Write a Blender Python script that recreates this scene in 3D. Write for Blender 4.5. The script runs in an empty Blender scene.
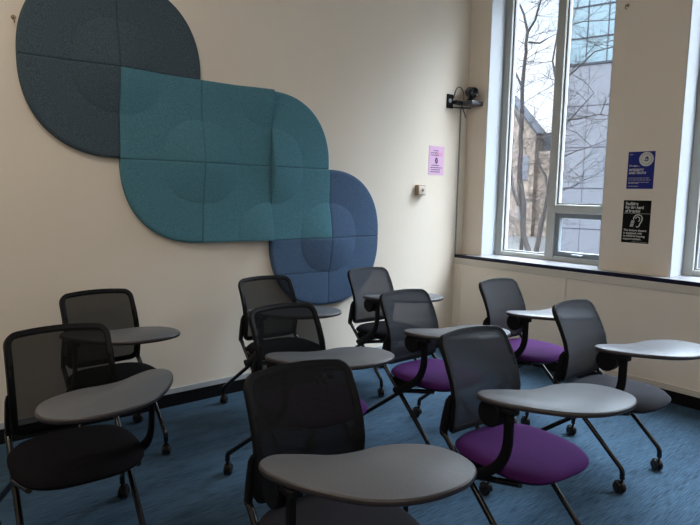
import bpy, bmesh, math, random
from mathutils import Vector, Matrix
random.seed(7)
C = bpy.context.scene.collection
S = bpy.context.scene
PI = math.pi

# ------------------------------------------------------------------ camera
CAM = Vector((-0.783, -4.113, 1.600))
YAW, PITCH, ROLL, FPX = 0.6943, 0.1153, 0.0194, 588.3
fw = Vector((math.sin(YAW)*math.cos(PITCH), math.cos(YAW)*math.cos(PITCH), -math.sin(PITCH)))
rt = Vector((math.cos(YAW), -math.sin(YAW), 0)); up = rt.cross(fw)
r2 = rt*math.cos(ROLL)+up*math.sin(ROLL); u2 = -rt*math.sin(ROLL)+up*math.cos(ROLL)
cd = bpy.data.cameras.new('camera'); cam = bpy.data.objects.new('camera', cd); C.objects.link(cam)
cam.matrix_world = Matrix(((r2.x, u2.x, -fw.x, CAM.x), (r2.y, u2.y, -fw.y, CAM.y), (r2.z, u2.z, -fw.z, CAM.z), (0, 0, 0, 1)))
cd.sensor_width = 36; cd.lens = 36*FPX/700; cd.clip_start = 0.05; cd.clip_end = 500
S.camera = cam

# ------------------------------------------------------------------ world
S.view_settings.view_transform = 'Standard'; S.view_settings.look = 'None'
S.view_settings.gamma = 1; S.view_settings.use_curve_mapping = False
S.view_settings.exposure = 1.60
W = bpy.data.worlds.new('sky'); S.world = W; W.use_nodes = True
nt = W.node_tree; nt.nodes.clear(); N = nt.nodes.new; L = nt.links.new
wo = N('ShaderNodeOutputWorld'); bg = N('ShaderNodeBackground'); tc = N('ShaderNodeTexCoord')
sx = N('ShaderNodeSeparateXYZ'); L(tc.outputs['Generated'], sx.inputs[0])
cr = N('ShaderNodeValToRGB'); L(sx.outputs['Z'], cr.inputs[0])
cr.color_ramp.elements[0].position = 0.0; cr.color_ramp.elements[0].color = (0.80, 0.88, 1.0, 1)
cr.color_ramp.elements[1].position = 0.40; cr.color_ramp.elements[1].color = (0.70, 0.85, 1.0, 1)
nz = N('ShaderNodeTexNoise'); nz.inputs['Scale'].default_value = 5; nz.inputs['Detail'].default_value = 6
L(tc.outputs['Generated'], nz.inputs['Vector'])
mx = N('ShaderNodeMix'); mx.data_type = 'RGBA'; mx.inputs['A'].default_value = (0.95, 0.97, 1.0, 1)
nr = N('ShaderNodeMapRange'); nr.inputs['From Min'].default_value = .42; nr.inputs['From Max'].default_value = .62
L(nz.outputs['Fac'], nr.inputs['Value']); L(nr.outputs[0], mx.inputs['Factor']); L(cr.outputs[0], mx.inputs['B'])
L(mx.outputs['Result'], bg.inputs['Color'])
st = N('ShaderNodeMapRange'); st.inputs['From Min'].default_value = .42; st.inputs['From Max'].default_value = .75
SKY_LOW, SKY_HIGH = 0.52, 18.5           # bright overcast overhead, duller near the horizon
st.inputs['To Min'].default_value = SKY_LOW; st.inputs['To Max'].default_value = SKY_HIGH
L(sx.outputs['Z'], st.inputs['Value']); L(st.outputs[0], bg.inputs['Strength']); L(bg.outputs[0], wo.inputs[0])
FILL_POWER = 7.0                                # watts of each added fill light on the ceiling
FILL_COL = (1.0, 0.91, 0.80)
def portal(y0, y1):
    ld = bpy.data.lights.new('window_portal', 'AREA'); ld.shape = 'RECTANGLE'; ld.size = y1-y0; ld.size_y = 3.0
    ld.cycles.is_portal = True
    o = bpy.data.objects.new('window_portal', ld); C.objects.link(o)
    o.location = (4.56, (y0+y1)/2, 2.5); o.rotation_euler = (0, PI/2, 0); o.rotation_euler = (PI/2, 0, PI/2)
for a, b in ((-1.55, -.25), (-3.44, -2.14), (-5.33, -4.03)): portal(a, b)

# ------------------------------------------------------------------ materials
def mat(name, col, rough=.6, metal=0, spec=.5, noise=None, bump=None, trans=0, coat=0, sheen=0):
    """noise=(scale, amount, stretch) speckles the colour; bump=(scale, strength)"""
    m = bpy.data.materials.new(name); m.use_nodes = True; t = m.node_tree; b = t.nodes['Principled BSDF']
    b.inputs['Base Color'].default_value = (*col, 1); b.inputs['Roughness'].default_value = rough
    b.inputs['Metallic'].default_value = metal; b.inputs['Specular IOR Level'].default_value = spec
    if coat: b.inputs['Coat Weight'].default_value = coat
    if sheen: b.inputs['Sheen Weight'].default_value = sheen
    tc = t.nodes.new('ShaderNodeTexCoord')
    if noise:
        mp = t.nodes.new('ShaderNodeMapping'); mp.inputs['Scale'].default_value = noise[2] if len(noise) > 2 else (1, 1, 1)
        t.links.new(tc.outputs['Object'], mp.inputs[0])
        n = t.nodes.new('ShaderNodeTexNoise'); n.inputs['Scale'].default_value = noise[0]; n.inputs['Detail'].default_value = 3
        t.links.new(mp.outputs[0], n.inputs['Vector'])
        r = t.nodes.new('ShaderNodeMapRange'); r.inputs['From Min'].default_value = .3; r.inputs['From Max'].default_value = .7
        r.inputs['To Min'].default_value = 1-noise[1]; r.inputs['To Max'].default_value = 1+noise[1]
        t.links.new(n.outputs['Fac'], r.inputs['Value'])
        h = t.nodes.new('ShaderNodeVectorMath'); h.operation = 'SCALE'; h.inputs[0].default_value = col
        t.links.new(r.outputs[0], h.inputs['Scale']); t.links.new(h.outputs[0], b.inputs['Base Color'])
    if bump:
        n = t.nodes.new('ShaderNodeTexNoise'); n.inputs['Scale'].default_value = bump[0]; n.inputs['Detail'].default_value = 4
        t.links.new(tc.outputs['Object'], n.inputs['Vector'])
        u = t.nodes.new('ShaderNodeBump'); u.inputs['Strength'].default_value = bump[1]; u.inputs['Distance'].default_value = .01
        t.links.new(n.outputs['Fac'], u.inputs['Height']); t.links.new(u.outputs[0], b.inputs['Normal'])
    if trans:
        tr = t.nodes.new('ShaderNodeBsdfTransparent'); ms = t.nodes.new('ShaderNodeMixShader'); ms.inputs[0].default_value = trans
        o = t.nodes['Material Output']; t.links.new(b.outputs[0], ms.inputs[1]); t.links.new(tr.outputs[0], ms.inputs[2]); t.links.new(ms.outputs[0], o.inputs[0])
    return m
M = dict(
    wall=mat('cream_paint', (.79, .71, .60), .75, noise=(1.3, .02), bump=(60, .05)),
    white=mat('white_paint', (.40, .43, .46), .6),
    ceil=mat('ceiling_paint', (.75, .73, .68), .9),
    skirt=mat('black_skirting', (.007, .007, .008), .6, spec=.1),
    trim=mat('cream_trim', (.62, .57, .49), .5),
    frame=mat('window_frame_paint', (.40, .41, .38), .45),
    sash=mat('grey_sash', (.16, .19, .21), .4),
    gasket=mat('white_gasket', (.20, .21, .22), .5),
    sill=mat('grey_window_sill', (.20, .20, .21), .28),
    silledge=mat('navy_sill_edge', (.005, .006, .028), .4, spec=.3),
    navy=mat('navy_felt', (.074, .105, .128), .95, spec=.1, noise=(230, .50), bump=(400, .5)),
    teal=mat('teal_felt', (.096, .240, .300), .95, spec=.1, noise=(230, .36), bump=(400, .5)),
    blue=mat('blue_felt', (.082, .135, .225), .95, spec=.1, noise=(230, .40), bump=(400, .5)),
    black=mat('black_plastic', (.005, .005, .006), .5, spec=.14),
    tube=mat('black_gloss_tube', (.005, .005, .006), .25, spec=.35),
    mesh=mat('chair_mesh_lit', (.032, .036, .044), .8, spec=.15, noise=(500, .25), trans=.08),  # chair mesh with window light painted in as a lighter blue-grey
    meshd=mat('chair_mesh_shaded', (.0045, .005, .005), .8, spec=.08, noise=(500, .25), trans=.13),  # same chair mesh, painted darker for the chairs in dimmer light
    meshe=mat('dense_black_mesh', (.008, .008, .009), .8, spec=.12, noise=(500, .25), trans=.04),
    charcoal_lit=mat('charcoal_fabric_lit', (.013, .0125, .017), .9, spec=.2, noise=(220, .45)),  # dark seat fabric, window light painted in as a lighter tone
    purple=mat('purple_fabric', (.047, .0075, .072), .9, spec=.15, noise=(300, .25)),
    charcoal=mat('charcoal_fabric', (.0065, .006, .0075), .9, spec=.06, noise=(300, .3)),
    lam=mat('grey_laminate', (.088, .092, .102), .42, spec=.6, noise=(160, .10), bump=(90, .03)),
    edge=mat('dark_tablet_edge', (.030, .024, .026), .38),
    rubber=mat('grey_castor_tread', (.009, .009, .010), .4, spec=.4),
    steel=mat('steel', (.45, .45, .45), .35, metal=1),
    brass=mat('brass', (.34, .24, .14), .5, metal=.3),
    cream=mat('cream_plastic', (.66, .60, .52), .4),
    pink=mat('pink_paper', (.72, .46, .66), .8),
    pinkd=mat('pink_panel_ink', (.70, .36, .55), .8),
    pblue=mat('poster_blue', (.016, .026, .20), .6, spec=.2),
    pblack=mat('poster_black', (.006, .006, .006), .7, spec=.1),
    ink=mat('dark_ink', (.06, .05, .09), .8),
    paper=mat('white_paper', (.62, .61, .58), .8),
    camgrey=mat('camera_grey', (.06, .06, .07), .4),
    lens=mat('lens_glass', (.004, .004, .005), .08),
    cable=mat('grey_cable', (.28, .30, .26), .6),
    cabled=mat('black_cable', (.015, .02, .02), .5),
    bark=mat('bark', (.020, .018, .018), .95, spec=0, noise=(20, .3)),
    ground=mat('asphalt', (.03, .03, .03), .95, spec=0, noise=(3, .15)),
    clad=mat('white_cladding', (.060, .062, .070), .8, spec=.1),
    cladj=mat('cladding_joint', (.024, .024, .03), .9, spec=0),
    curtain=mat('cyan_curtain_glass', (.040, .068, .080), .5),
    stone=mat('buff_stone', (.085, .068, .056), .9, spec=.05, noise=(2.6, .6)),
    slate=mat('slate_roof', (.022, .024, .028), .9, spec=0),
    brick=mat('red_brick', (.09, .025, .028), .9, noise=(2, .4)),
    brickp=mat('outer_brick_pier', (.065, .050, .045), .9, spec=.05, noise=(9, .3)),
    dwin=mat('dark_window', (.05, .055, .06), .2),
)
# glass: clear, a little reflection
g = bpy.data.materials.new('window_glass'); g.use_nodes = True; t = g.node_tree; t.nodes.clear()
o = t.nodes.new('ShaderNodeOutputMaterial'); a = t.nodes.new('ShaderNodeBsdfTransparent'); a.inputs[0].default_value = (.96, .98, 1, 1)
b = t.nodes.new('ShaderNodeBsdfGlossy'); b.inputs['Roughness'].default_value = .02; ms = t.nodes.new('ShaderNodeMixShader'); ms.inputs[0].default_value = .05
t.links.new(a.outputs[0], ms.inputs[1]); t.links.new(b.outputs[0], ms.inputs[2]); t.links.new(ms.outputs[0], o.inputs[0]); M['glass'] = g
# diffuser of the added ceiling fill lights
g = bpy.data.materials.new('fill_light_diffuser'); g.use_nodes = True; b = g.node_tree.nodes['Principled BSDF']
b.inputs['Emission Color'].default_value = (*FILL_COL, 1); b.inputs['Emission Strength'].default_value = 1.2; M['diff'] = g
# carpet: streaky blue loop pile, streaks along X
g = bpy.data.materials.new('blue_carpet'); g.use_nodes = True; t = g.node_tree; b = t.nodes['Principled BSDF']
b.inputs['Roughness'].default_value = 1; b.inputs['Specular IOR Level'].default_value = .08
tc = t.nodes.new('ShaderNodeTexCoord')
def cn(scale, st, det=3):
    mp = t.nodes.new('ShaderNodeMapping'); mp.inputs['Scale'].default_value = st; t.links.new(tc.outputs['Object'], mp.inputs[0])
    n = t.nodes.new('ShaderNodeTexNoise'); n.inputs['Scale'].default_value = scale; n.inputs['Detail'].default_value = det
    t.links.new(mp.outputs[0], n.inputs['Vector']); return n
n1 = cn(60, (.16, 4.2, 1)); n2 = cn(5, (.22, 2.2, 1), 2); n3 = cn(300, (1, 1, 1), 1)
m1 = t.nodes.new('ShaderNodeMath'); m1.operation = 'MULTIPLY_ADD'; t.links.new(n1.outputs[0], m1.inputs[0]); m1.inputs[1].default_value = .78
m2 = t.nodes.new('ShaderNodeMath'); m2.operation = 'MULTIPLY_ADD'; t.links.new(n2.outputs[0], m2.inputs[0]); m2.inputs[1].default_value = .26
t.links.new(m2.outputs[0], m1.inputs[2]); m3 = t.nodes.new('ShaderNodeMath'); m3.operation = 'MULTIPLY'; m3.inputs[1].default_value = .18
t.links.new(n3.outputs[0], m3.inputs[0]); t.links.new(m3.outputs[0], m2.inputs[2])
r = t.nodes.new('ShaderNodeValToRGB'); t.links.new(m1.outputs[0], r.inputs[0])
r.color_ramp.elements[0].position = .44; r.color_ramp.elements[0].color = (.017, .031, .048, 1)
r.color_ramp.elements[1].position = .78; r.color_ramp.elements[1].color = (.060, .110, .166, 1)
t.links.new(r.outputs[0], b.inputs['Base Color'])
u = t.nodes.new('ShaderNodeBump'); u.inputs['Strength'].default_value = .6; u.inputs['Distance'].default_value = .004
t.links.new(m1.outputs[0], u.inputs['Height']); t.links.new(u.outputs[0], b.inputs['Normal']); M['carpet'] = g

# ------------------------------------------------------------------ mesh helpers
def obj(name, bm, m, parent=None, smooth=None):
    me = bpy.data.meshes.new(name); bmesh.ops.recalc_face_normals(bm, faces=bm.faces[:]); 
    if smooth is not None:
        for f in bm.faces: f.smooth = True
        for e in bm.edges:
            if len(e.link_faces) == 2 and e.calc_face_angle(0) > math.radians(smooth): e.smooth = False
    bm.to_mesh(me); bm.free(); o = bpy.data.objects.new(name, me); C.objects.link(o)
    for k in (m if isinstance(m, (list, tuple)) else [m]): me.materials.append(M[k])
    if parent: o.parent = parent
    return o
def tag(o, label, cat, group=None):
    o['label'] = label; o['category'] = cat
    if group: o['group'] = group
    return o
def thing(name, label, cat, loc=(0, 0, 0), rz=0, group=None):
    o = bpy.data.objects.new(name, None); o.empty_display_size = .1; C.objects.link(o)
    o.location = loc; o.rotation_euler = (0, 0, rz); return tag(o, label, cat, group)
def struct(name, bm, m, parent=None, smooth=None):
    o = obj(name, bm, m, parent, smooth); o['kind'] = 'structure'; return o
def box(bm, x0, x1, y0, y1, z0, z1, bev=0, mi=0):
    vs = [bm.verts.new((x, y, z)) for x in (x0, x1) for y in (y0, y1) for z in (z0, z1)]
    fs = [bm.faces.new([vs[i] for i in q]) for q in ((0, 1, 3, 2), (4, 6, 7, 5), (0, 4, 5, 1), (2, 3, 7, 6), (0, 2, 6, 4), (1, 5, 7, 3))]
    for f in fs: f.material_index = mi
    if bev:
        es = list({e for f in fs for e in f.edges}); bmesh.ops.bevel(bm, geom=es, offset=bev, segments=2, affect='EDGES', profile=.5)
    return bm
def nb(): return bmesh.new()
def bbox(*a, **k): return box(nb(), *a, **k)
def rounded(pts, rad, seg=6):
    P = [Vector(p) for p in pts]; out = [P[0]]
    for i in range(1, len(P)-1):
        a, b, c = P[i-1], P[i], P[i+1]; r = rad[i-1] if isinstance(rad, (list, tuple)) else rad
        d1 = (a-b); d2 = (c-b); r = min(r, d1.length*.49, d2.length*.49)
        s, e = b+d1.normalized()*r, b+d2.normalized()*r
        for k in range(seg+1):
            t = k/seg; out.append(s*(1-t)**2+b*2*t*(1-t)+e*t*t)
    out.append(P[-1]); return out
def sweep(bm, P, ra, rb=None, seg=10, closed=False, ref=None, taper=None, square=False, cap=True):
    """ra across the reference direction, rb along it; ref may be a list per point"""
    rb = rb if rb is not None else ra; P = [Vector(p) for p in P]; n = len(P); rings = []; last = None
    for i in range(n):
        if closed: T = (P[(i+1) % n]-P[i-1]).normalized()
        else: T = (P[min(i+1, n-1)]-P[max(i-1, 0)]).normalized()
        if ref is not None: R = Vector(ref[i] if isinstance(ref[0], (list, tuple, Vector)) else ref)
        elif last is None: R = Vector((0, 0, 1)) if abs(T.z) < .9 else Vector((1, 0, 0))
        else: R = last
        R = (R-T*R.dot(T)).normalized(); last = R; B = T.cross(R); k = taper[i] if taper else 1
        if square:
            q = .35; pr = [(1, 1-q), (1-q, 1), (-1+q, 1), (-1, 1-q), (-1, -1+q), (-1+q, -1), (1-q, -1), (1, -1+q)]
            rings.append([bm.verts.new(P[i]+B*x*ra*k+R*y*rb*k) for x, y in pr])
        else: rings.append([bm.verts.new(P[i]+B*math.cos(2*PI*j/seg)*ra*k+R*math.sin(2*PI*j/seg)*rb*k) for j in range(seg)])
    m = len(rings[0])
    for i in range(n if closed else n-1):
        A, D = rings[i], rings[(i+1) % n]
        for j in range(m): bm.faces.new((A[j], A[(j+1) % m], D[(j+1) % m], D[j]))
    if not closed and cap: bm.faces.new(rings[0][::-1]); bm.faces.new(rings[-1])
    return bm
def lathe(bm, prof, c=(0, 0, 0), axis=(0, 0, 1), seg=24):
    """prof: (r, h) pairs"""
    A = Vector(axis).normalized(); q = A.orthogonal().normalized(); w = A.cross(q); c = Vector(c); rings = []
    for r, h in prof:
        if r < 1e-6: rings.append([bm.verts.new(c+A*h)])
        else: rings.append([bm.verts.new(c+A*h+(q*math.cos(2*PI*j/seg)+w*math.sin(2*PI*j/seg))*r) for j in range(seg)])
    for a, b in zip(rings, rings[1:]):
        for j in range(seg):
            k = (j+1) % seg
            if len(a) == 1: bm.faces.new((a[0], b[j], b[k]))
            elif len(b) == 1: bm.faces.new((a[j], a[k], b[0]))
            else: bm.faces.new((a[j], a[k], b[k], b[j]))
    return bm
def catmull(P, sub=6):
    n = len(P); out = []
    for i in range(n):
        a, b, c, d = (Vector(P[(i+k) % n]) for k in (-1, 0, 1, 2))
        for s in range(sub):
            t = s/sub; out.append(.5*((2*b)+(c-a)*t+(2*a-5*b+4*c-d)*t*t+(3*b-a-3*c+d)*t**3))
    return out
def slab(bm, P, z0, z1, bev, mi=0):
    """horizontal slab from an outline, edges rounded"""
    n = len(P); cx = sum(p.x for p in P)/n; cy = sum(p.y for p in P)/n
    nrm = []
    for i in range(n):
        d = P[(i+1) % n]-P[i-1]; v = Vector((d.y, -d.x)).normalized(); nrm.append(v)
    prof = [(-bev, z0), (-bev*.3, z0+bev*.3), (0, z0+bev), (0, z1-bev), (-bev*.3, z1-bev*.3), (-bev, z1)]
    rings = [[bm.verts.new((P[i].x+nrm[i].x*o, P[i].y+nrm[i].y*o, z)) for i in range(n)] for o, z in prof]
    for a, b in zip(rings, rings[1:]):
        for i in range(n): bm.faces.new((a[i], a[(i+1) % n], b[(i+1) % n], b[i])).material_index = mi
    bm.faces.new(rings[0]); bm.faces.new(rings[-1]); return bm

# ------------------------------------------------------------------ the setting
XW, XF, ZC = 4.215, 4.45, 4.30        # upper wall face, window frame face, ceiling
struct('floor', bbox(-3.3, 4.7, -7.2, .2, -.1, 0), 'carpet')
struct('ceiling', bbox(-3.3, 4.7, -7.2, .2, ZC, ZC+.1), 'ceil')
struct('wall_back', bbox(-3.3, 4.7, 0, .2, 0, ZC), 'wall')
struct('wall_left', bbox(-3.4, -3.2, -7.2, .2, 0, ZC), 'wall')
struct('wall_front', bbox(-3.3, 4.7, -7.2, -7.0, 0, ZC), 'wall')
WIN = [(-1.547, -.256), (-3.44, -2.142), (-5.33, -4.03)]
bm = nb(); box(bm, XW, 4.66, -7.0, 0, 0, .945); box(bm, XW, 4.66, -7.0, 0, 4.02, ZC)
ys = [-7.0]+[v for w in sorted(WIN) for v in w]+[0]
for a, b_ in zip(ys[::2], ys[1::2]): box(bm, XW, 4.66, a, b_, .945, 4.02)
struct('wall_right', bm, 'wall')
# white painted reveals of each window (separate skins 4 mm proud)
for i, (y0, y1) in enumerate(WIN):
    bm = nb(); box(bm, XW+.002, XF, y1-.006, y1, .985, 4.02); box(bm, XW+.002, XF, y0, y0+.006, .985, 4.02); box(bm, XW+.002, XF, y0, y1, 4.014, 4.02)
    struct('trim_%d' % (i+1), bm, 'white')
bm = nb()
for y0, y1 in WIN: box(bm, 4.565, 4.662, y1-.008, y1-.0005, .99, 4.015)
struct('trim_9', bm, 'brickp')
# boxed-out lower wall, its top apron and sill
bm = nb(); box(bm, 4.095, XW, -7.0, 0, .10, .885); box(bm, 4.120, XW, -7, 0, 0, .10)
struct('wall_right_lower', bm, 'wall')
bm = nb()
for y in (-.085, -1.30, -2.55, -3.8): box(bm, 4.088, 4.0955, y-.018, y+.018, .10, .885, .002)
struct('trim_4', bm, 'wall')
struct('trim_5', bbox(4.085, XW, -7.0, -.001, .885, .951, .003), 'trim')
bm = nb(); box(bm, 4.100, XF+.1, -7.0, -.001, .951, .985, .004)
sl = struct('trim_6', bm, 'sill'); struct('sill_nosing', bbox(4.094, 4.101, -7.0, -.001, .944, .985, .001), 'silledge', sl)
struct('baseboard_right', bbox(4.098, 4.121, -7.0, -.001, 0, .098), 'skirt')
struct('trim_7', bbox(4.084, 4.096, -7.0, -.001, .100, .150, .002), 'trim')
struct('baseboard_back', bbox(-3.2, 4.098, -.016, 0, 0, .094), 'skirt')
struct('trim_8', bbox(-3.2, 4.088, -.010, 0, .094, .135, .002), 'white')
def window(i, y0, y1):
    w = .085; f = nb(); x0, x1 = XF, XF+.11; ym = y1-.60-.045
    box(f, x0, x1, y1-w, y1, .985, 4.02, .006); box(f, x0, x1, y0, y0+w, .985, 4.02, .006)
    box(f, x0, x1, ym-.045, ym+.045, .985, 4.02, .006)
    for a, b_ in ((ym+.045, y1-w), (y0+w, ym-.045)):
        box(f, x0+.004, x1, a, b_, .985, 1.035, .004); box(f, x0+.004, x1, a, b_, 3.96, 4.02, .004)
    box(f, x0+.002, x1, y0+w, ym-.045, 1.455, 1.540, .005)
    fr = struct('window_%d' % i, f, 'frame')
    gk = nb()
    def gasket(a, b_, z0, z1, t=.016):
        box(gk, x0+.03, x0+.06, b_-t, b_, z0, z1); box(gk, x0+.03, x0+.06, a, a+t, z0, z1)
        box(gk, x0+.03, x0+.06, a+t, b_-t, z0, z0+t); box(gk, x0+.03, x0+.06, a+t, b_-t, z1-t, z1)
    gasket(ym+.045, y1-w, 1.035, 3.96); gasket(y0+w, ym-.045, 1.540, 3.96)
    obj('glazing_bead', gk, 'gasket', fr)
    for a, b_, z0, z1 in ((ym+.045, y1-w, 1.035, 3.96), (y0+w, ym-.045, 1.540, 3.96), (y0+w+.045, ym-.09, 1.085, 1.410)):
        obj('pane', bbox(x0+.045, x0+.049, a, b_, z0, z1), 'glass', fr)
    s = nb(); a, b_, z0, z1, t = y0+w, ym-.045, 1.035, 1.455, .045
    box(s, x0+.02, x0+.075, b_-t, b_, z0, z1, .004); box(s, x0+.02, x0+.075, a, a+t, z0, z1, .004)
    box(s, x0+.02, x0+.075, a+t, b_-t, z0, z0+t+.005, .004); box(s, x0+.02, x0+.075, a+t, b_-t, z1-t, z1, .004)
    sa = obj('vent_sash', s, 'sash', fr)
    hb = nb(); box(hb, x0-.01, x0+.02, (a+b_)/2-.06, (a+b_)/2+.06, z0+.012, z0+.034, .005); box(hb, x0-.025, x0-.01, (a+b_)/2-.055, (a+b_)/2-.02, z0+.014, z0+.030, .004)
    obj('vent_handle', hb, 'sash', sa)
for i, (a, b_) in enumerate(WIN): window(i+1, a, b_)
# added ceiling fill lights, out of view, for extra warm light at left
for x, y, lab in ((-2.3, -1.8, 'added square ceiling fill light nearest the far left of the felt wall'), (-.5, -1.8, 'added square ceiling fill light above the felt panel end of the room'), (-2.3, -5.2, 'added square ceiling fill light at the left end of the front wall'), (-.5, -5.2, 'added square ceiling fill light nearest the front wall and windows')):
    t_ = thing('added_fill_light', lab, 'added fill light', (x, y, ZC), 0, 'added fill light panels')
    f = nb(); box(f, -.31, .31, -.31, -.285, -.03, 0); box(f, -.31, .31, .285, .31, -.03, 0); box(f, -.31, -.285, -.285, .285, -.03, 0); box(f, .285, .31, -.285, .285, -.03, 0)
    obj('fill_light_frame', f, 'white', t_); obj('diffuser', bbox(-.285, .285, -.285, .285, -.012, -.004), 'diff', t_)
    ld = bpy.data.lights.new('fill_light', 'AREA'); ld.size = .55; ld.energy = FILL_POWER; ld.color = FILL_COL
    lo = bpy.data.objects.new('fill_light', ld); C.objects.link(lo); lo.location = (0, 0, -.035); lo.parent = t_

# ------------------------------------------------------------------ outside
struct('ground', bbox(4.71, 90, -60, 80, -1.1, -1.0), 'ground')
# white clad building with glazed upper storeys
P0 = Vector((25.2, 11.3, 0)); d = Vector((.26, -.966, 0)); n_ = Vector((.966, .26, 0))
rz = math.atan2(d.y, d.x)
cb = thing('office_building', 'pale clad building with blue glazed upper storeys seen through the window', 'building', P0, rz)
# local: +x along the facade (to the right), +y away from the camera
obj('cladding', bbox(-.65, 9.5, 0, 14, -1.0, 7.80), 'clad', cb)
cj = nb()
for k in range(8): box(cj, .87-.9+k*.95-.008, .87-.9+k*.95+.008, -.012, .002, -1, 7.78)
for z in (.2, .9, 2.1, 4.0, 5.9): box(cj, -.65, 9.5, -.012, .002, z-.012, z+.012)
obj('cladding_joint', cj, 'cladj', cb)
obj('upper_glazing', bbox(-.65, 9.5, .15, 14, 7.80, 16), 'curtain', cb)
cj = nb()
for k in range(8): box(cj, .69-.9+k*.90-.018, .69-.9+k*.90+.018, .12, .16, 7.84, 16)
for z in (9.0, 10.4, 12.3, 14.2): box(cj, -.65, 9.5, .12, .16, z-.02, z+.02)
obj('glazing_bar', cj, 'cladj', cb); obj('parapet', bbox(-.68, 9.5, -.03, .3, 7.74, 7.84), 'slate', cb)
# buff stone gabled building
sb = thing('stone_building', 'buff stone gabled building with a chimney behind the bare tree', 'building', (34, 20.6, -1.0))
def prism(bm, prof, x0, x1):
    a = [bm.verts.new((x0, y, z)) for y, z in prof]; b_ = [bm.verts.new((x1, y, z)) for y, z in prof]; n = len(prof)
    for i in range(n): bm.faces.new((a[i], a[(i+1) % n], b_[(i+1) % n], b_[i]))
    bm.faces.new(a); bm.faces.new(b_[::-1]); return bm
obj('wall', prism(nb(), [(-1.95, 0), (-1.95, 6.9), (.4, 9.5), (3, 6.8), (3, 0)], 0, 1.0), 'stone', sb)
obj('low_wing', bbox(.4, 2.4, -4.5, -1.95, 0, 5.7), 'stone', sb)
rf = nb(); sweep(rf, [(.5, -2.1, 6.8), (.5, .4, 9.56), (.5, 3.2, 6.7)], .6, .09, square=True, ref=(0, 0, 1)); obj('roof', rf, 'slate', sb)
obj('chimney', bbox(.6, 1.2, -2.75, -2.1, 5.7, 6.9), 'slate', sb)
for y, z in ((-1.2, 4.6), (.2, 4.6), (-1.2, 1.8), (.2, 1.8), (1.6, 4.6), (-3.4, 3.6), (-3.4, 1.2)):
    wf = obj('window', bbox(-.04, .03, y-.32, y+.32, z-.8, z+.8) if y > -1.9 else bbox(.36, .43, y-.32, y+.32, z-.8, z+.8), 'clad', sb)
    xo = -.05 if y > -1.9 else .35
    obj('window_pane', bbox(xo, xo+.012, y-.25, y+.25, z-.72, z+.72), 'dwin', wf)
rb = thing('brick_building', 'red brick building at the right edge beyond the second window', 'building', (20, 1.0, -1.0))
obj('wall', bbox(0, 4.5, -4, 2.9, 0, 4.0), 'brick', rb); obj('roof', bbox(-.15, 4.6, -4.1, 3.0, 4.0, 4.25), 'slate', rb)
for y in (-2.8, -1.2, .4, 2.2):
    for z in (.4, 2.4):
        wf = obj('window', bbox(-.04, .03, y-.4, y+.4, z, z+1.1), 'clad', rb); obj('window_pane', bbox(-.05, -.04, y-.34, y+.34, z+.06, z+1.04), 'dwin', wf)

# bare tree
tr = thing('bare_tree', 'leafless winter tree with several stems outside the tall window', 'tree', (11, 3.55, -1.0))
tw = nb(); trunk = nb()
def rnd(a): return random.uniform(-a, a)
def branch(bm, P, r0, r1, seg=6):
    n = len(P); sweep(bm, P, 1, 1, seg=seg, taper=[r0+(r1-r0)*i/(n-1) for i in range(n)])
def smooth_path(P):
    out = []
    for i in range(len(P)-1):
        a, b_ = P[i], P[i+1]
        out.append(a); out.append((a+b_)/2+Vector((rnd(.02), rnd(.02), 0)))
    out.append(P[-1]); return out
def twig(p, d, l, r, depth):
    pts = [p]; q = p.copy(); dd = d.normalized()
    k = 4
    for i in range(k):
        dd = (dd+Vector((rnd(.22), rnd(.22), rnd(.18)+.04))).normalized(); q = q+dd*l/k; pts.append(q.copy())
    branch(tw, pts, r, r*.35, 4)
    if depth > 0:
        for i in range(1, k+1):
            for s in range(2 if depth > 1 else 1):
                nd = (dd+Vector((rnd(.9), rnd(1.1), rnd(.8)))).normalized(); twig(pts[i], nd, l*random.uniform(.45, .7), r*.55, depth-1)
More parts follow.
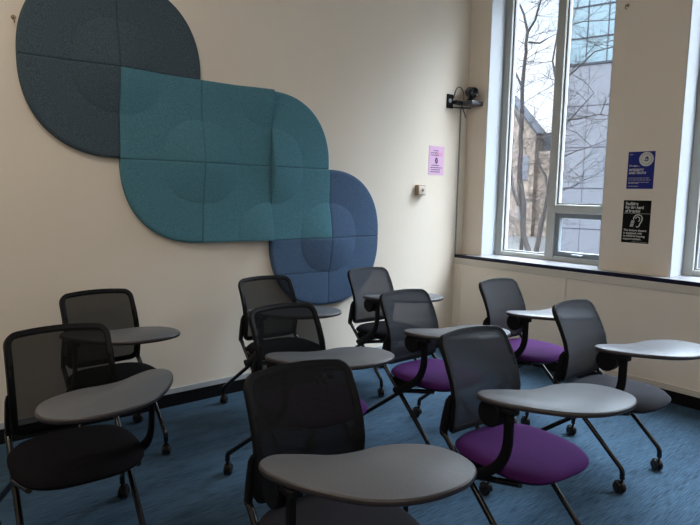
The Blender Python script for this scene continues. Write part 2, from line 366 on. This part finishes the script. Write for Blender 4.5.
stems = dict(
    main=([(3.55, .14), (3.77, .74), (3.84, 1.43), (3.93, 2.01), (3.97, 2.69), (3.98, 3.37), (4.0, 4.04), (3.99, 4.7), (3.96, 5.02), (3.95, 5.3), (4.05, 5.69), (4.26, 6.06), (4.5, 6.9)], .068, .018, 0),
    left=([(4.06, -1), (4.06, .09), (4.07, .72), (4.14, 1.42), (4.23, 2.01), (4.24, 2.7), (4.22, 3.27), (4.3, 3.9)], .055, .018, .35),
    right=([(3.55, .14), (3.44, .99), (3.33, 1.67), (3.23, 2.33), (3.2, 2.98), (3.17, 3.62), (3.25, 4.16), (3.38, 4.6), (3.3, 5.4)], .060, .014, .15),
    l2=([(3.97, 3.14), (4.16, 3.56), (4.39, 3.74), (4.57, 3.92)], .045, .02, 0),
    f1=([(3.95, 5.3), (3.78, 5.52), (3.68, 5.82), (3.62, 6.08), (3.5, 6.8)], .03, .012, 0),
    b1=([(3.93, 5.08), (3.62, 5.0), (3.41, 5.07)], .025, .012, 0),
    r1=([(3.2, 3.7), (2.95, 4.22), (2.43, 4.65), (1.97, 4.67), (1.5, 5.0)], .020, .008, .15),
    r2=([(3.18, 3.3), (2.68, 3.3), (2.21, 3.36), (1.87, 3.27)], .018, .007, .15),
    r3=([(3.2, 2.97), (2.69, 3.51), (2.38, 3.8)], .017, .007, .15),
    r4=([(3.2, 2.43), (2.63, 2.63), (2.34, 2.7)], .017, .007, .15),
    r5=([(3.3, 1.78), (2.69, 1.85), (2.47, 2.0)], .016, .006, .15),
    r6=([(3.26, 4.3), (3.02, 5.29), (2.7, 5.3), (2.01, 5.2)], .020, .008, .15),
    x1=([(3.84, 1.43), (4.0, 1.9), (4.1, 2.5), (4.05, 2.9)], .04, .015, -.2),
    x2=([(3.33, 1.67), (3.5, 2.1), (3.72, 2.5), (3.78, 3.0)], .035, .012, .3),
    x3=([(4.0, 4.04), (4.25, 4.5), (4.5, 4.7)], .03, .012, 0),
    base=([(3.45, -1.0), (3.5, -.4), (3.55, .2)], .13, .09, 0))
for k, (pts, r0, r1, dx) in stems.items():
    P = smooth_path([Vector((dx+rnd(.04), y-3.55, z+1.0)) for y, z in pts])
    branch(trunk, P, r0, r1, 8)
    if k in ('base',): continue
    for i in range(2, len(P)):
        if random.random() < (.75 if k[0] in 'rfbx' else .45):
            side = random.choice((-1, 1)); base_d = Vector((rnd(.8), side*.8, random.uniform(-.1, .6)))
            twig(P[i], base_d, random.uniform(.5, 1.0), .0075, 2)
obj('trunk', trunk, 'bark', tr, 60); o = obj('twigs', tw, 'bark', tr); o['kind'] = 'stuff'

# ------------------------------------------------------------------ felt wall panels
T = .5928; R0 = 2.4037; X0 = -.0094; NE = 2.32
def tile(name, parent, m, X, Zr, corner=None, domes=(), groove=False):
    """tile cell with left grid line X and top row line Zr; corner = inner centre (0/1,0/1) of the rounded quarter; domes = corner list"""
    n = 64; bm = nb(); gap = .0014; th = .045; G = {}
    ext = T-2*gap
    for i in range(n+1):
        for j in range(n+1):
            u, v = i/n, j/n
            if corner:
                a = abs(u-corner[0]); b_ = abs(v-corner[1]); mxx = max(a, b_)
                if mxx > 1e-9:
                    s = mxx/((a**NE+b_**NE)**(1/NE)); 
                    u = corner[0]+(u-corner[0])*s; v = corner[1]+(v-corner[1])*s
            h = th
            for c in domes:
                a, b_ = abs(u-c[0]), abs(v-c[1]); rho = (a**NE+b_**NE)**(1/NE)/.5
                if rho < 1: h += .046*(1-rho**1.5)+.002
            if corner:
                a, b_ = abs(u-corner[0]), abs(v-corner[1]); ro = (a**NE+b_**NE)**(1/NE)
                if ro > .5: h -= .006*((ro-.5)/.5)**1.5
                if ro > .955: h -= .010*(1-math.sqrt(max(0, 1-((ro-.955)/.045)**2)))
            if groove and abs(v-.5) < .012: h -= .004
            # soft shoulder at seams
            for e_ in (u, 1-u, v, 1-v):
                if e_ < .012 : h -= .003*(1-e_/.012)**2
            G[i, j] = bm.verts.new((gap+u*ext, -h, gap+v*ext))
    for i in range(n):
        for j in range(n): bm.faces.new((G[i, j], G[i+1, j], G[i+1, j+1], G[i, j+1]))
    loop = [(i, 0) for i in range(n)]+[(n, j) for j in range(n)]+[(i, n) for i in range(n, 0, -1)]+[(0, j) for j in range(n, 0, -1)]
    bk = [bm.verts.new((G[q].co.x, -.002, G[q].co.z)) for q in loop]
    for k in range(len(loop)):
        q, w = loop[k], loop[(k+1) % len(loop)]; bm.faces.new((G[q], bk[k], bk[(k+1) % len(loop)], G[w]))
    bm.faces.new(bk)
    o = obj(name, bm, m, parent, 38); o.location = (X0+X*T, 0, Zr-T); return o
a = thing('acoustic_panel', 'dark navy rounded felt acoustic panel, uppermost left of the wall cluster', 'wall panel', (T, 0, R0), 0)
b_ = thing('acoustic_panel', 'large teal felt acoustic panel in the middle of the wall cluster', 'wall panel', (2.5*T, 0, R0-T), 0)
c_ = thing('acoustic_panel', 'mid blue rounded felt acoustic panel, lowest right of the wall cluster', 'wall panel', (4*T, 0, R0-2*T), 0)
for par, m, X, row, cor, dm in (
    (a, 'navy', 0, -1, (1, 0), [(1, 0)]), (a, 'navy', 1, -1, (0, 0), [(0, 0)]), (a, 'navy', 0, 0, (1, 1), [(1, 1)]),
    (b_, 'teal', 1, 0, None, [(0, 1), (1, 0)]), (b_, 'teal', 2, 0, None, [(0, 0), (1, 1)]), (b_, 'teal', 3, 0, (0, 0), [(0, 0)]),
    (b_, 'teal', 1, 1, (1, 1), [(1, 1)]), (b_, 'teal', 2, 1, None, [(0, 1), (1, 0)]), (b_, 'teal', 3, 1, None, [(0, 1), (1, 0)]),
    (c_, 'blue', 4, 1, (0, 0), [(0, 0)]), (c_, 'blue', 3, 2, (1, 1), [(1, 1)]), (c_, 'blue', 4, 2, (0, 1), [(0, 1)])):
    o = tile('felt_tile', par, m, X, R0-row*T, cor, dm, (X, row) == (3, 2)); o.location = Vector(o.location)-par.location

# ------------------------------------------------------------------ small wall things
def text(s, size, m, parent, loc, rot, w=None, bold=.0, name='lettering', ls=1.0):
    cu = bpy.data.curves.new(name, 'FONT'); cu.body = s; cu.size = size; cu.extrude = .0004; cu.offset = bold; cu.space_line = ls
    to = bpy.data.objects.new(name, cu); C.objects.link(to); bpy.context.view_layer.update()
    me = bpy.data.meshes.new_from_object(to); bpy.data.objects.remove(to)
    if w:
        mxx = max(v.co.x for v in me.vertices); k = w/mxx
        for v in me.vertices: v.co.x *= k
    o = bpy.data.objects.new(name, me); C.objects.link(o); me.materials.clear(); me.materials.append(M[m])
    o.parent = parent; o.location = loc; o.rotation_euler = rot; return o
def word_bars(m, parent, axis, rows, h):
    """print too small to read: rows of short word-length strokes; axis 'y' on the right wall, 'x' on the back wall"""
    bm = nb(); rr = random.Random(3)
    for a, z, w in rows:
        q = 0
        while q < w-.006:
            l = min(rr.uniform(.010, .026), w-q)
            if axis == 'y': box(bm, -.0032, -.0022, -(a+q+l), -(a+q), z, z+h)
            else: box(bm, a+q, a+q+l, -.0056, -.0046, z, z+h)
            q += l+.005
    return obj('fine_print', bm, m, parent)
RW = (PI/2, 0, -PI/2)     # text on the right wall: reads towards -y
RB = (PI/2, 0, 0)         # text on the back wall
# blue poster, on x=XW ; local x = into room is -x.  y decreases to the right
bp = thing('blue_poster', 'blue poster with a round grey emblem on the pillar between windows', 'poster', (XW, -1.742, 1.845))
obj('paper', bbox(-.002, 0, -.218, 0, -.153, .153), 'pblue', bp)
bm = nb(); lathe(bm, [(0, 0), (.058, 0), (.058, .0015), (0, .0015)], (-.002, -.150, .090), (-1, 0, 0), 32); em = obj('emblem', bm, 'paper', bp)
bm = nb()
for k in range(18):
    t0 = 2*PI*k/18
    c0 = Vector((-.0040, -.150+.042*math.cos(t0), .090+.042*math.sin(t0)))
    box(bm, c0.x, c0.x+.0006, c0.y-.003, c0.y+.003, c0.z-.003, c0.z+.003)
sweep(bm, [(-.0037, -.150+.012*math.cos(x)-.004, .090+.016*math.sin(x)+.003) for x in [2*PI*i/20 for i in range(20)]], .0028, .0004, closed=True, ref=(1, 0, 0), seg=4)
box(bm, -.0042, -.0034, -.165, -.135, .073, .080); box(bm, -.0042, -.0034, -.162, -.150, .088, .108)
obj('emblem_mark', bm, 'ink', em)
text('We value…', .021, 'paper', bp, (-.0025, -.014, .030), RW, .085, .0006)
text('INTEGRITY\nAND TRUTH', .026, 'paper', bp, (-.0025, -.014, -.006), RW, .140, .0010, ls=.95)
word_bars('paper', bp, 'y', [(.014, -.066, .175), (.014, -.082, .180), (.014, -.101, .170), (.014, -.110, .090), (.014, -.134, .085), (.014, .128, .035)], .004)
# black poster
kp = thing('hearing_poster', 'black hearing facilities poster with white ear symbol below the blue poster', 'poster', (XW, -1.731, 1.418))
obj('paper', bbox(-.002, 0, -.228, 0, -.178, .178), 'pblack', kp)
text('Facilities\nfor the hard\nof hearing', .036, 'paper', kp, (-.0025, -.018, .138), RW, .150, .0012, ls=.85)
obj('divider', bbox(-.003, -.002, -.222, -.008, .068, .070), 'paper', kp)
bm = nb(); ear = [(.0, -.045), (.012, -.050), (.024, -.040), (.030, -.020), (.042, 0), (.046, .025), (.036, .046), (.012, .054), (-.012, .046), (-.024, .028), (-.026, .012)]
sweep(bm, [(-.0030, -.118-x, .006+z) for x, z in ear], .0045, .0005, ref=(1, 0, 0), seg=6)
ear2 = [(-.010, .020), (-.004, .032), (.012, .036), (.024, .026), (.026, .010), (.016, -.004)]
sweep(bm, [(-.0030, -.118-x, .006+z) for x, z in ear2], .0035, .0005, ref=(1, 0, 0), seg=6)
for k, z in enumerate((.0, -.014, -.028, -.042)): box(bm, -.0035, -.0025, -.118+.016+(k*.003), -.118+.044+(k*.003), .006+z-.005, .006+z+.004)
obj('ear_symbol', bm, 'paper', kp)
text('This lecture theatre\nis equipped with\nan infrared hearing\nsupport system.', .024, 'paper', kp, (-.0025, -.014, -.080), RW, .190, .0006, ls=1.0)
obj('footer', bbox(-.003, -.002, -.220, -.090, -.170, -.168), 'paper', kp)
# pink notice
pk = thing('pink_notice', 'small pink paper notice on the cream wall beside the window corner', 'notice', (3.755, 0, 1.957))
bm = nb(); box(bm, -.112, .112, -.004, -.001, -.144, .144); bmesh.ops.rotate(bm, verts=bm.verts[:], matrix=Matrix.Rotation(.006, 3, 'Y')); obj('paper', bm, 'pink', pk)
obj('pink_block', bbox(-.02, .085, -.0048, -.004, .045, .085), 'pinkd', pk)
word_bars('ink', pk, 'x', [(-.045, .095, .070), (-.085, .072, .105), (-.085, .050, .120), (-.072, -.052, .110), (-.085, -.075, .165), (-.075, -.096, .140), (-.085, -.117, .150)], .008)
bm = nb(); lathe(bm, [(0, 0), (.021, 0), (.021, .001), (0, .001)], (0, -.004, 0), (0, -1, 0), 24); bmesh.ops.scale(bm, vec=(1, 1, 1.5), verts=bm.verts[:]); ov = obj('oval_symbol', bm, 'ink', pk)
bm = nb(); sweep(bm, [(-.008, -.0055, -.014), (.008, -.0055, .014)], .003, .0005, seg=5, ref=(0, 1, 0)); obj('oval_slash', bm, 'pink', ov)
# brass-edged wall control
wc = thing('wall_control', 'small square cream wall control with brass edge below the pink notice', 'wall switch', (3.515, 0, 1.655))
obj('back_box', bbox(-.055, .055, -.045, 0, -.050, .050, .004), 'brass', wc)
obj('face_plate', bbox(-.046, .046, -.050, -.044, -.042, .042, .002), 'cream', wc)
bm = nb(); lathe(bm, [(.016, 0), (.016, .006), (.013, .008), (0, .008)], (.004, -.050, .002), (0, -1, 0), 20); kn = obj('knob', bm, 'brass', wc)
bm = nb(); lathe(bm, [(.006, 0), (.006, .003), (0, .003)], (0, -.058, -.006), (0, -1, 0), 12); obj('keyhole', bm, 'ink', kn)
# hooks
for name, lab, loc, ax in (('wall_hook', 'small brass hook on the wall at the left edge of navy panel', (-.012, 0, 2.612), (0, -1, 0)), ('wall_hook', 'small brass hook high on the pillar between the windows', (XW, -1.645, 3.20), (-1, 0, 0))):
    h = thing(name, lab, 'hook', loc); A = Vector(ax); bm = nb(); lathe(bm, [(0, 0), (.014, 0), (.014, .004), (.005, .006)], (0, 0, 0), ax, 14)
    sweep(bm, [A*.003, A*.02, A*.034+Vector((0, 0, -.006)), A*.040+Vector((0, 0, -.022)), A*.030+Vector((0, 0, -.036)), A*.018+Vector((0, 0, -.030))], .003, seg=8); obj('hook', bm, 'brass', h, 40)
# conference camera on a wall shelf
wb = thing('wall_shelf', 'black wall bracket shelf in the corner holding the small camera', 'bracket', (3.92, 0, 2.56))
bm = nb(); box(bm, -.04, .05, -.012, 0, -.065, .075, .004); obj('wall_plate', bm, 'black', wb)
bm = nb(); lathe(bm, [(0, 0), (.022, 0), (.022, .004), (0, .004)], (.0, -.012, .010), (0, -1, 0), 18); obj('plate_boss', bm, 'steel', wb)
bm = nb(); box(bm, .02, .17, -.08, -.012, -.02, .012, .004); sweep(bm, [(.02, -.02, -.055), (.20, -.12, -.055)], .006); obj('arm', bm, 'black', wb)
bm = nb(); box(bm, .12, .40, -.20, -.05, -.028, .012, .008); obj('shelf_plate', bm, 'camgrey', wb)
wcm = thing('conference_camera', 'small black cylindrical camera sitting on the corner wall shelf', 'camera', (4.12, -.12, 2.572))
bm = nb(); lathe(bm, [(0, 0), (.045, 0), (.045, .02), (.03, .03), (.028, .055), (0, .055)], (0, 0, 0), (0, 0, 1), 20); obj('stand', bm, 'black', wcm, 40)
ax = Vector((-.42, -.88, -.22)).normalized(); c0 = Vector((.0, 0, .095))
bm = nb(); lathe(bm, [(0, -.06), (.045, -.06), (.050, -.05), (.050, .05), (.046, .058), (.040, .058)], c0, ax, 28); bd = obj('camera_body', bm, 'camgrey', wcm, 40)
bm = nb(); lathe(bm, [(.040, .058), (.036, .050), (0, .046)], c0, ax, 28); lathe(bm, [(.0505, .04), (.052, .045), (.052, .058), (.040, .060)], c0, ax, 28); obj('lens', bm, 'lens', bd, 40)
cbx = obj('camera_loop_cable', sweep(nb(), rounded([(3.96, -.02, 2.60), (3.97, -.05, 2.70), (4.02, -.06, 2.715), (4.055, -.07, 2.67), (4.060, -.075, 2.60), (4.050, -.08, 2.58)], .03), .0045, seg=8), 'cabled', None, 40)
tag(cbx, 'short black cable looping above the corner wall shelf', 'cable')
cbx = obj('camera_hanging_cable', sweep(nb(), rounded([(4.07, -.04, 2.535), (4.10, -.05, 2.47), (4.13, -.04, 2.44), (4.15, -.03, 2.42)], .02), .0045, seg=8), 'cabled', None, 40)
tag(cbx, 'stub of black cable hanging just under the corner wall shelf', 'cable')
cd_ = obj('cable_conduit', bbox(4.095, 4.107, -.012, 0, .985, 2.50, .002), 'cable'); tag(cd_, 'thin grey vertical cable duct running from wall shelf down to the sill', 'cable duct')

# ------------------------------------------------------------------ chairs
TAB = [(.035, -.325), (.105, -.338), (.215, -.300), (.320, -.235), (.400, -.165), (.455, -.070), (.475, .040), (.462, .150), (.405, .232), (.310, .252), (.220, .222), (.160, .150), (.128, .060), (.125, -.030), (.105, -.110), (.050, -.190), (.012, -.268)]
def backx(z, y, w=.222):
    K = [(.515, -.196), (.56, -.176), (.62, -.164), (.69, -.160), (.76, -.176), (.84, -.212), (.92, -.256), (.965, -.280)]
    for (z0, x0), (z1, x1) in zip(K, K[1:]):
        if z <= z1 or z1 == K[-1][0]:
            t = (z-z0)/(z1-z0); t = max(-.2, min(1.2, t)); x = x0+(x1-x0)*t; break
    return x-.030*(1-(y/w)**2)
def back_outline(w=.222, zb=.520, ztp=.958, rt_=.050, rb_=.045, n=8):
    pts = []
    for cx, cz, r, a0 in ((w-rb_, zb+rb_, rb_, -PI/2), (w-rt_, ztp-rt_, rt_, 0), (-w+rt_, ztp-rt_, rt_, PI/2), (-w+rb_, zb+rb_, rb_, PI)):
        for k in range(n+1):
            t = a0+PI/2*k/n; pts.append((cx+r*math.cos(t), cz+r*math.sin(t)))
    out = []
    for i in range(len(pts)):
        a, b_ = pts[i], pts[(i+1) % len(pts)]; L_ = math.dist(a, b_); k = max(1, int(L_/.03))
        for s in range(k): out.append((a[0]+(b_[0]-a[0])*s/k, a[1]+(b_[1]-a[1])*s/k))
    # gentle crown of the top edge, sag of the bottom edge, waist
    return [(y*(1-.03*max(0, (.70-z)/.18)), z+(.012*(1-(y/w)**2) if z > .9 else (-.010*(1-(y/w)**2) if z < .56 else 0))) for y, z in out]
def castor(parent, x, y, ang, wheel_name='castor'):
    r = .031; bm = nb(); ca, sa = math.cos(ang), math.sin(ang); off = -.016
    cx, cy = x+ca*off, y+sa*off; ax = Vector((-sa, ca, 0))
    sweep(bm, [(x, y, .10), (x, y, .056)], .0075, seg=8)
    # hood
    pr = [(Vector((cx, cy, r))+Vector((ca*math.cos(t)*(r+.005), sa*math.cos(t)*(r+.005), math.sin(t)*(r+.005)))) for t in [PI*(-.05+.85*k/10) for k in range(11)]]
    sweep(bm, pr, .014, .0035, seg=8, ref=[(p-Vector((cx, cy, r))) for p in pr])
    o = obj('castor', bm, 'black', parent, 50)
    for s in (-1, 1):
        w = nb(); lathe(w, [(0, -.009), (r-.006, -.009), (r, -.005), (r, .005), (r-.006, .009), (r*.55, .009), (r*.5, .006), (0, .006)], Vector((cx, cy, r))+ax*s*.015, ax*s, 22)
        obj('wheel', w, 'rubber', o, 35)
    return o
def make_chair(fabric, meshm, mir=False):
    k = -1 if mir else 1
    t = thing('tablet_chair', '', 'chair')
    # cushion
    bm = nb(); n = 26; G = {}; hx, hy = .256, .254; cx = .045
    for i in range(n+1):
        for j in range(n+1):
            u, v = i/n*2-1, j/n*2-1; mxx = max(abs(u), abs(v)); E_ = 3.2
            s = mxx/((abs(u)**E_+abs(v)**E_)**(1/E_)) if mxx > 1e-9 else 1; a, b_ = u*s, v*s; ro = (abs(a)**E_+abs(b_)**E_)**(1/E_)
            z = .516-.020*max(0, (ro-.6)/.4)**3 - .012*max(0, a)**2.2 - .004*(1-ro)
            if ro > .97: z -= .010
            G[i, j] = bm.verts.new((cx+a*hx, b_*hy*(1-.04*a*a), z))
    for i in range(n):
        for j in range(n): bm.faces.new((G[i, j], G[i+1, j], G[i+1, j+1], G[i, j+1]))
    loop = [(i, 0) for i in range(n)]+[(n, j) for j in range(n)]+[(i, n) for i in range(n, 0, -1)]+[(0, j) for j in range(n, 0, -1)]
    prev = [G[q] for q in loop]
    for sc, dz in ((1.0, -.006), (.985, -.012)):
        cur = [bm.verts.new((cx+(G[q].co.x-cx)*sc, G[q].co.y*sc, G[q].co.z+dz)) for q in loop]
        for a in range(len(loop)): bm.faces.new((prev[a], cur[a], cur[(a+1) % len(loop)], prev[(a+1) % len(loop)]))
        prev = cur
    bm.faces.new(prev); seat = obj('seat', bm, fabric, t, 50)
    # pan under the cushion
    bm = nb(); P = []
    for q in range(56):
        a = 2*PI*q/56; c, s = math.cos(a), math.sin(a); e = 2/3.2; P.append(Vector((cx+hx*.985*math.copysign(abs(c)**e, c), hy*.985*math.copysign(abs(s)**e, s))))
    rings = []
    for sc, z in ((1.0, .486), (1.0, .478), (.97, .468), (.90, .458)): rings.append([bm.verts.new((cx+(p.x-cx)*sc, p.y*sc, z-.012*max(0, (p.x-cx)/hx)**2.2)) for p in P])
    for a, b_ in zip(rings, rings[1:]):
        for i in range(56): bm.faces.new((a[i], a[(i+1) % 56], b_[(i+1) % 56], b_[i]))
    bm.faces.new(rings[0]); bm.faces.new(rings[-1]); obj('seat_pan', bm, 'black', seat, 50)
    # back: frame + mesh
    out = back_outline(); P = [Vector((backx(z, y), y, z)) for y, z in out]
    cz = .74; nrm = []
    for y, z in out:
        e = .004; dxz = (backx(z+e, y)-backx(z-e, y))/(2*e); dxy = (backx(z, y+e)-backx(z, y-e))/(2*e); nrm.append(Vector((1, -dxy, -dxz)).normalized())
    inset = []
    for i, (y, z) in enumerate(out):
        a, b_ = out[i-1], out[(i+1) % len(out)]; d_ = Vector((b_[0]-a[0], b_[1]-a[1])).normalized(); q = Vector((y, z))+Vector((-d_.y, d_.x))*.013
        inset.append(Vector((backx(q.y, q.x), q.x, q.y)))
    bm = nb(); sweep(bm, inset, .014, .013, closed=True, ref=nrm, square=True); fr = obj('backrest', bm, 'black', t, 40)
    bm = nb(); ny, nz_ = 16, 20; G = {}
    for i in range(ny+1):
        for j in range(nz_+1):
            u, v = i/ny*2-1, j/nz_*2-1; mxx = max(abs(u), abs(v)); E_ = 6.5
            s = mxx/((abs(u)**E_+abs(v)**E_)**(1/E_)) if mxx > 1e-9 else 1
            z = .739+v*s*.222+(.012*(1-(u*s)**2)*max(0, v*s)**3-.010*(1-(u*s)**2)*max(0, -v*s)**3); y = u*s*.221*(1-.03*max(0, (.70-z)/.18)); G[i, j] = bm.verts.new((backx(z, y)+.0145, y, z))
    for i in range(ny):
        for j in range(nz_): bm.faces.new((G[i, j], G[i+1, j], G[i+1, j+1], G[i, j+1]))
    obj('mesh_back', bm, meshm, fr, 60)
    # lumbar bar behind lower back, joining the two uprights
    for s in (-1, 1):
        y = s*.226
        bm = nb(); sweep(bm, [(-.172, y, .712), (-.186, y, .680), (-.198, y, .610), (-.212, y, .535), (-.216, y, .512)], .011, .020, ref=(1, 0, 0), square=True, taper=[.35, .8, 1, 1, .8])
        obj('back_bracket', bm, 'black', t, 40)
        bm = nb(); sweep(bm, rounded([(-.222, y, .535), (-.19, y, .510), (.212, s*.226, .136), (.214, s*.226, .085)], [.03, .035]), .0135, seg=10)
        lg = obj('front_leg', bm, 'tube', t, 50)
        bm = nb(); sweep(bm, rounded([(.215, s*.205, .452), (-.02, s*.230, .398), (-.380, s*.292, .125), (-.380, s*.292, .085)], [.02, .05]), .0135, seg=10)
        rl = obj('rear_leg', bm, 'tube', t, 50)
        castor(lg, .214, s*.226, random.uniform(-.6, .6)); castor(rl, -.380, s*.292, random.uniform(-.8, .8))
        bm = nb(); lathe(bm, [(0, -.016), (.028, -.016), (.031, -.012), (.031, .012), (.028, .016), (0, .016)], (-.038, y-s*.004, .405), (0, s, 0), 22)
        box(bm, -.125, .02, y-s*.026-.011, y-s*.026+.011, .395, .468, .006)
        lathe(bm, [(.006, .016), (.006, .019), (0, .019)], (-.038, y-s*.004, .405), (0, s, 0), 10)
        obj('hinge', bm, 'black', t, 40)
    bm = nb(); sweep(bm, [(-.045, -.215, .408), (-.045, .215, .408)], .013, seg=10); obj('cross_bar', bm, 'tube', t, 50)
    bm = nb(); sweep(bm, [(.165, -.21, .442), (.165, .21, .442)], .009, seg=8); obj('cross_bar', bm, 'tube', t, 50)
    # tablet arm
    ya = -.272*k
    bm = nb(); sweep(bm, rounded([(.195, ya, .772), (.195, ya, .545), (-.035, ya, .390)], .11, 10), .009, .021, ref=(1, 0, .001), square=True)
    sweep(bm, [(-.038, -.225*k, .405), (-.038, -.28*k, .405)], .018, seg=14)
    arm = obj('tablet_arm', bm, 'black', t, 40)
    bm = nb(); lathe(bm, [(0, -.028), (.052, -.028), (.056, -.024), (.056, .024), (.052, .028), (0, .028)], (.110, ya, .735), (0, 1, 0), 28)
    box(bm, .09, .228, ya-.022, ya+.022, .755, .779, .004); obj('tablet_pivot', bm, 'black', arm, 40)
    TS = [((x-.40)*.97+.40+.006, (y-.08)*.97+.08+.008) for x, y in TAB]
    P2 = catmull([(x+(.025 if mir else 0), y*k+(.064 if mir else 0)) for x, y in TS], 5)
    if k < 0: P2 = P2[::-1]
    area = sum(P2[i-1].x*P2[i].y-P2[i].x*P2[i-1].y for i in range(len(P2)))
    if area < 0: P2 = P2[::-1]
    bm = nb(); slab(bm, P2, .781, .801, .006); tb = obj('tablet', bm, 'edge', t, 50)
    bm = nb()
    n = len(P2); nn = [Vector(((P2[(i+1) % n]-P2[i-1]).y, -(P2[(i+1) % n]-P2[i-1]).x)).normalized() for i in range(n)]
    I_ = [P2[i]-nn[i]*.005 for i in range(n)]; slab(bm, I_, .799, .8025, .0012); obj('tablet_top', bm, 'lam', tb, 50)
    return t
def tree_of(o): return list(o.children)
def dup(o, parent=None):
    c = o.copy(); C.objects.link(c)
    if parent: c.parent = parent
    for ch in tree_of(o): dup(ch, c)
    return c
CH = [  # x, y, heading, fabric, mesh, mirrored, label
    (1.421, -2.637, -94.9, 'purple', 'mesh', 0, 'purple-seated tablet chair nearest the camera at right of centre, clear of others'),
    (.400, -2.640, -96.6, 'charcoal_lit', 'meshe', 0, 'dark-seated tablet chair at bottom centre with its grey tablet nearest the camera'),
    (-.131, -1.497, -93.5, 'charcoal', 'meshd', 1, 'dark tablet chair at far left whose tablet arm stands on its other side'),
    (.335, -.570, -88.8, 'charcoal', 'meshd', 0, 'dark tablet chair against the wall directly behind the far left chair'),
    (1.523, -.589, -93.7, 'charcoal', 'meshd', 0, 'dark tablet chair by the wall just left of the mid blue felt panel'),
    (1.024, -1.619, -90.8, 'purple', 'meshd', 0, 'black-backed tablet chair, purple seat mostly hidden, behind bottom centre chair'),
    (2.562, -.593, -92.2, 'charcoal', 'mesh', 0, 'dark-seated tablet chair near the wall in front of the mid blue felt panel'),
    (1.968, -1.641, -91.1, 'purple', 'mesh', 0, 'purple-seated tablet chair in the middle, before the dark chair by the blue panel'),
    (2.969, -1.654, -91.9, 'purple', 'mesh', 0, 'purple-seated tablet chair farthest back at right, nearest the window sill corner'),
    (2.561, -2.517, -90.7, 'charcoal_lit', 'mesh', 0, 'dark-seated tablet chair at far right with its tablet reaching the right edge')]
proto = {}
for x, y, a, fb, ms_, mir, lab in CH:
    key = (fb, ms_, mir)
    if key not in proto: proto[key] = c = make_chair(fb, ms_, bool(mir))
    else: c = dup(proto[key])
    c.location = (x, y, 0); c.rotation_euler = (0, 0, math.radians(a)); c['label'] = lab; c['group'] = 'tablet arm chairs facing away from the felt wall'
